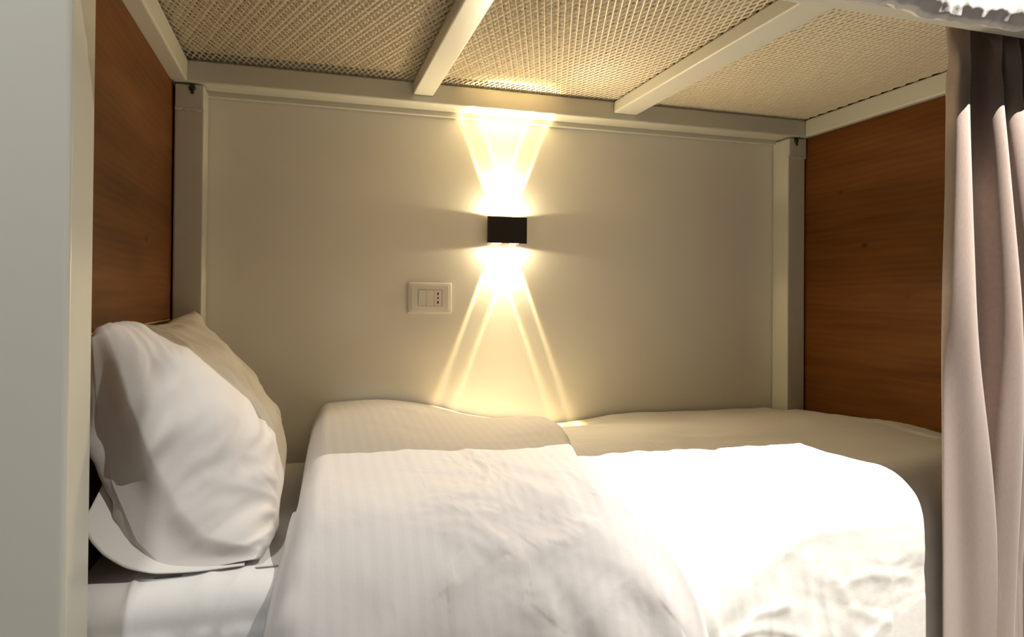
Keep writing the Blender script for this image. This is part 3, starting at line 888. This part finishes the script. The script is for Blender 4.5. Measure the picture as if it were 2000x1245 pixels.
def beam_light(name, loc, upward, power, tmax):
    """a lens beam: bright rim at the cone edge, evenly filled inside, wide towards the wall"""
    l = bpy.data.lights.new(name, 'SPOT')
    l.energy = power
    l.color = (1, 1, 1)
    l.spot_size = math.radians(176); l.spot_blend = 0.1
    l.shadow_soft_size = 0.004
    l.use_nodes = True
    nt = l.node_tree; N = nt.nodes; L = nt.links
    em = N['Emission']
    tc = N.new('ShaderNodeTexCoord'); sp = N.new('ShaderNodeSeparateXYZ')
    L.new(tc.outputs['Normal'], sp.inputs[0])
    def mth(op, a, b=None):
        m = N.new('ShaderNodeMath'); m.operation = op
        for i, v in enumerate((a, b)):
            if v is None: continue
            if isinstance(v, (int, float)): m.inputs[i].default_value = v
            else: L.new(v, m.inputs[i])
        return m.outputs[0]
    az = mth('MAXIMUM', mth('ABSOLUTE', sp.outputs['Z']), 0.001)
    ysg = -1.0 if upward else 1.0      # the upward lamp is turned over about x
    yw = mth('MULTIPLY', sp.outputs['Y'], YSIGN*ysg)
    yo = mth('MINIMUM', yw, 0.0)
    yi = mth('MAXIMUM', yw, 0.0)
    rad = mth('SQRT', mth('ADD', mth('MULTIPLY', sp.outputs['X'], sp.outputs['X']), mth('MULTIPLY', yo, yo)))
    t = mth('DIVIDE', rad, az)
    s = mth('DIVIDE', yi, az)
    tn = mth('DIVIDE', t, tmax*1.25)
    rp = N.new('ShaderNodeValToRGB')
    e = rp.color_ramp.elements
    cols = [(0.0, (0.36, 0.29, 0.165)), (0.60, (0.29, 0.232, 0.13)), (0.69, (0.31, 0.25, 0.14)), (0.745, (0.90, 0.74, 0.45)), (0.785, (0.90, 0.66, 0.32)),
            (0.83, (0.42, 0.24, 0.07)), (0.88, (0.075, 0.05, 0.022)), (1.0, (0.034, 0.027, 0.016))]
    e[0].position, e[0].color = cols[0][0], cols[0][1]+(1,)
    e[1].position, e[1].color = cols[-1][0], cols[-1][1]+(1,)
    for p, c in cols[1:-1]:
        q = e.new(p); q.color = c+(1,)
    L.new(tn, rp.inputs['Fac'])
    L.new(rp.outputs['Color'], em.inputs['Color'])
    # stronger close to the axis so the wall stays lit far along the beam
    g = mth('MAXIMUM', mth('POWER', mth('DIVIDE', 0.10, mth('MAXIMUM', s, 0.07)), 1.35), 0.65)
    L.new(g, em.inputs['Strength'])
    # weaker light scattered by the lens outward into the bunk
    e2 = N.new('ShaderNodeEmission'); e2.inputs['Color'].default_value = (1.0, 0.78, 0.50, 1)
    L.new(mth('MULTIPLY', mth('ABSOLUTE', yo), LAMP_SPILL), e2.inputs['Strength'])
    ad = N.new('ShaderNodeAddShader')
    L.new(em.outputs[0], ad.inputs[0]); L.new(e2.outputs[0], ad.inputs[1])
    L.new(ad.outputs[0], [n_ for n_ in N if n_.type == 'OUTPUT_LIGHT'][0].inputs[0])
    o = bpy.data.objects.new(name, l)
    o.location = loc
    o.rotation_euler = (math.pi, 0, 0) if upward else (0, 0, 0)
    COL.objects.link(o)
    return o
YSIGN = 1.0
for lx in LENS_X:
    beam_light('wall_lamp_beam', (0.884+(lx-0.884)*1.13, LENS_Y, LZ0-0.0075), False, LAMP_POWER, 0.385)
    beam_light('wall_lamp_beam', (0.884+(lx-0.884)*1.13, LENS_Y, LZ1+0.0075), True, LAMP_POWER*1.0, 0.385)

# ------------------------------------------------------------------ switch and socket plate
ox, oz = 0.665, 0.9225
so = thing('wall_socket', (ox, 0.0, oz), 'white plastic switch and socket plate on the wall left of the lamp', 'socket')
bm = bmesh.new()
hw, hh = 0.064, 0.0445
iw, ih = 0.0345, 0.0235
# sloped frame: outer ring to raised inner ring with an opening
def rect(w_, h_, y, r=0.004, n=5):
    v = []
    for cx_, cz_, a0 in ((w_-r, h_-r, 0), (-w_+r, h_-r, 90), (-w_+r, -h_+r, 180), (w_-r, -h_+r, 270)):
        for a in np.linspace(a0, a0+90, n):
            v.append(bm.verts.new((ox+cx_+r*math.cos(math.radians(a)), y, oz+cz_+r*math.sin(math.radians(a)))))
    return v
rings = [rect(hw, hh, -0.0006), rect(hw, hh, -0.005), rect(hw-0.003, hh-0.003, -0.0085), rect(hw-0.012, hh-0.010, -0.0105), rect(iw+0.002, ih+0.002, -0.0100), rect(iw, ih, -0.0088), rect(iw, ih, -0.004)]
for a, b in zip(rings[:-1], rings[1:]):
    for i in range(len(a)):
        j = (i+1) % len(a)
        bm.faces.new((a[i], a[j], b[j], b[i]))
bm.faces.new(rings[-1])
bm.faces.new(rings[0][::-1])
obj('cover_plate', bm, MAT_PLASTIC, so)
mw = 2*iw/3
rk = bmesh.new()
vs = box(rk, ox-iw+0.0008, ox-iw+mw-0.0003, -0.0105, -0.0042, oz-ih+0.0008, oz+ih-0.0008, 0.0008, 2)
for v in rk.verts:
    if v.co.y < -0.008: v.co.y -= 0.0016*(v.co.z-oz)/ih
obj('rocker_switch', rk, MAT_PLASTIC, so)
bx('blank_insert', ox-iw+mw+0.0003, ox-iw+2*mw-0.0003, -0.0098, -0.0042, oz-ih+0.0008, oz+ih-0.0008, MAT_PLASTIC, so, 0.0006)
sk = bx('socket_insert', ox-iw+2*mw+0.0003, ox+iw-0.0008, -0.0098, -0.0042, oz-ih+0.0008, oz+ih-0.0008, MAT_PLASTIC, so, 0.0006)
hx = ox+iw-mw/2
def hole(z0, z1, r0, r1):
    """keyhole-shaped dark opening"""
    bm = bmesh.new()
    v = []
    for a in np.linspace(0, math.pi, 12):
        v.append((hx+r1*math.cos(a), z1+r1*math.sin(a)))
    for a in np.linspace(math.pi, 2*math.pi, 12):
        v.append((hx+r0*math.cos(a), z0+r0*math.sin(a)))
    f0 = [bm.verts.new((x, -0.0101, z)) for x, z in v]
    f1 = [bm.verts.new((x, -0.0090, z)) for x, z in v]
    bm.faces.new(f0); bm.faces.new(f1[::-1])
    for i in range(len(v)):
        j = (i+1) % len(v)
        bm.faces.new((f0[i], f0[j], f1[j], f1[i]))
    return obj('pin_hole', bm, MAT_HOLE, sk)
hole(oz+0.0100, oz+0.0135, 0.0019, 0.0027)
hole(oz-0.0001, oz+0.0001, 0.0025, 0.0025)
hole(oz-0.0135, oz-0.0100, 0.0027, 0.0019)
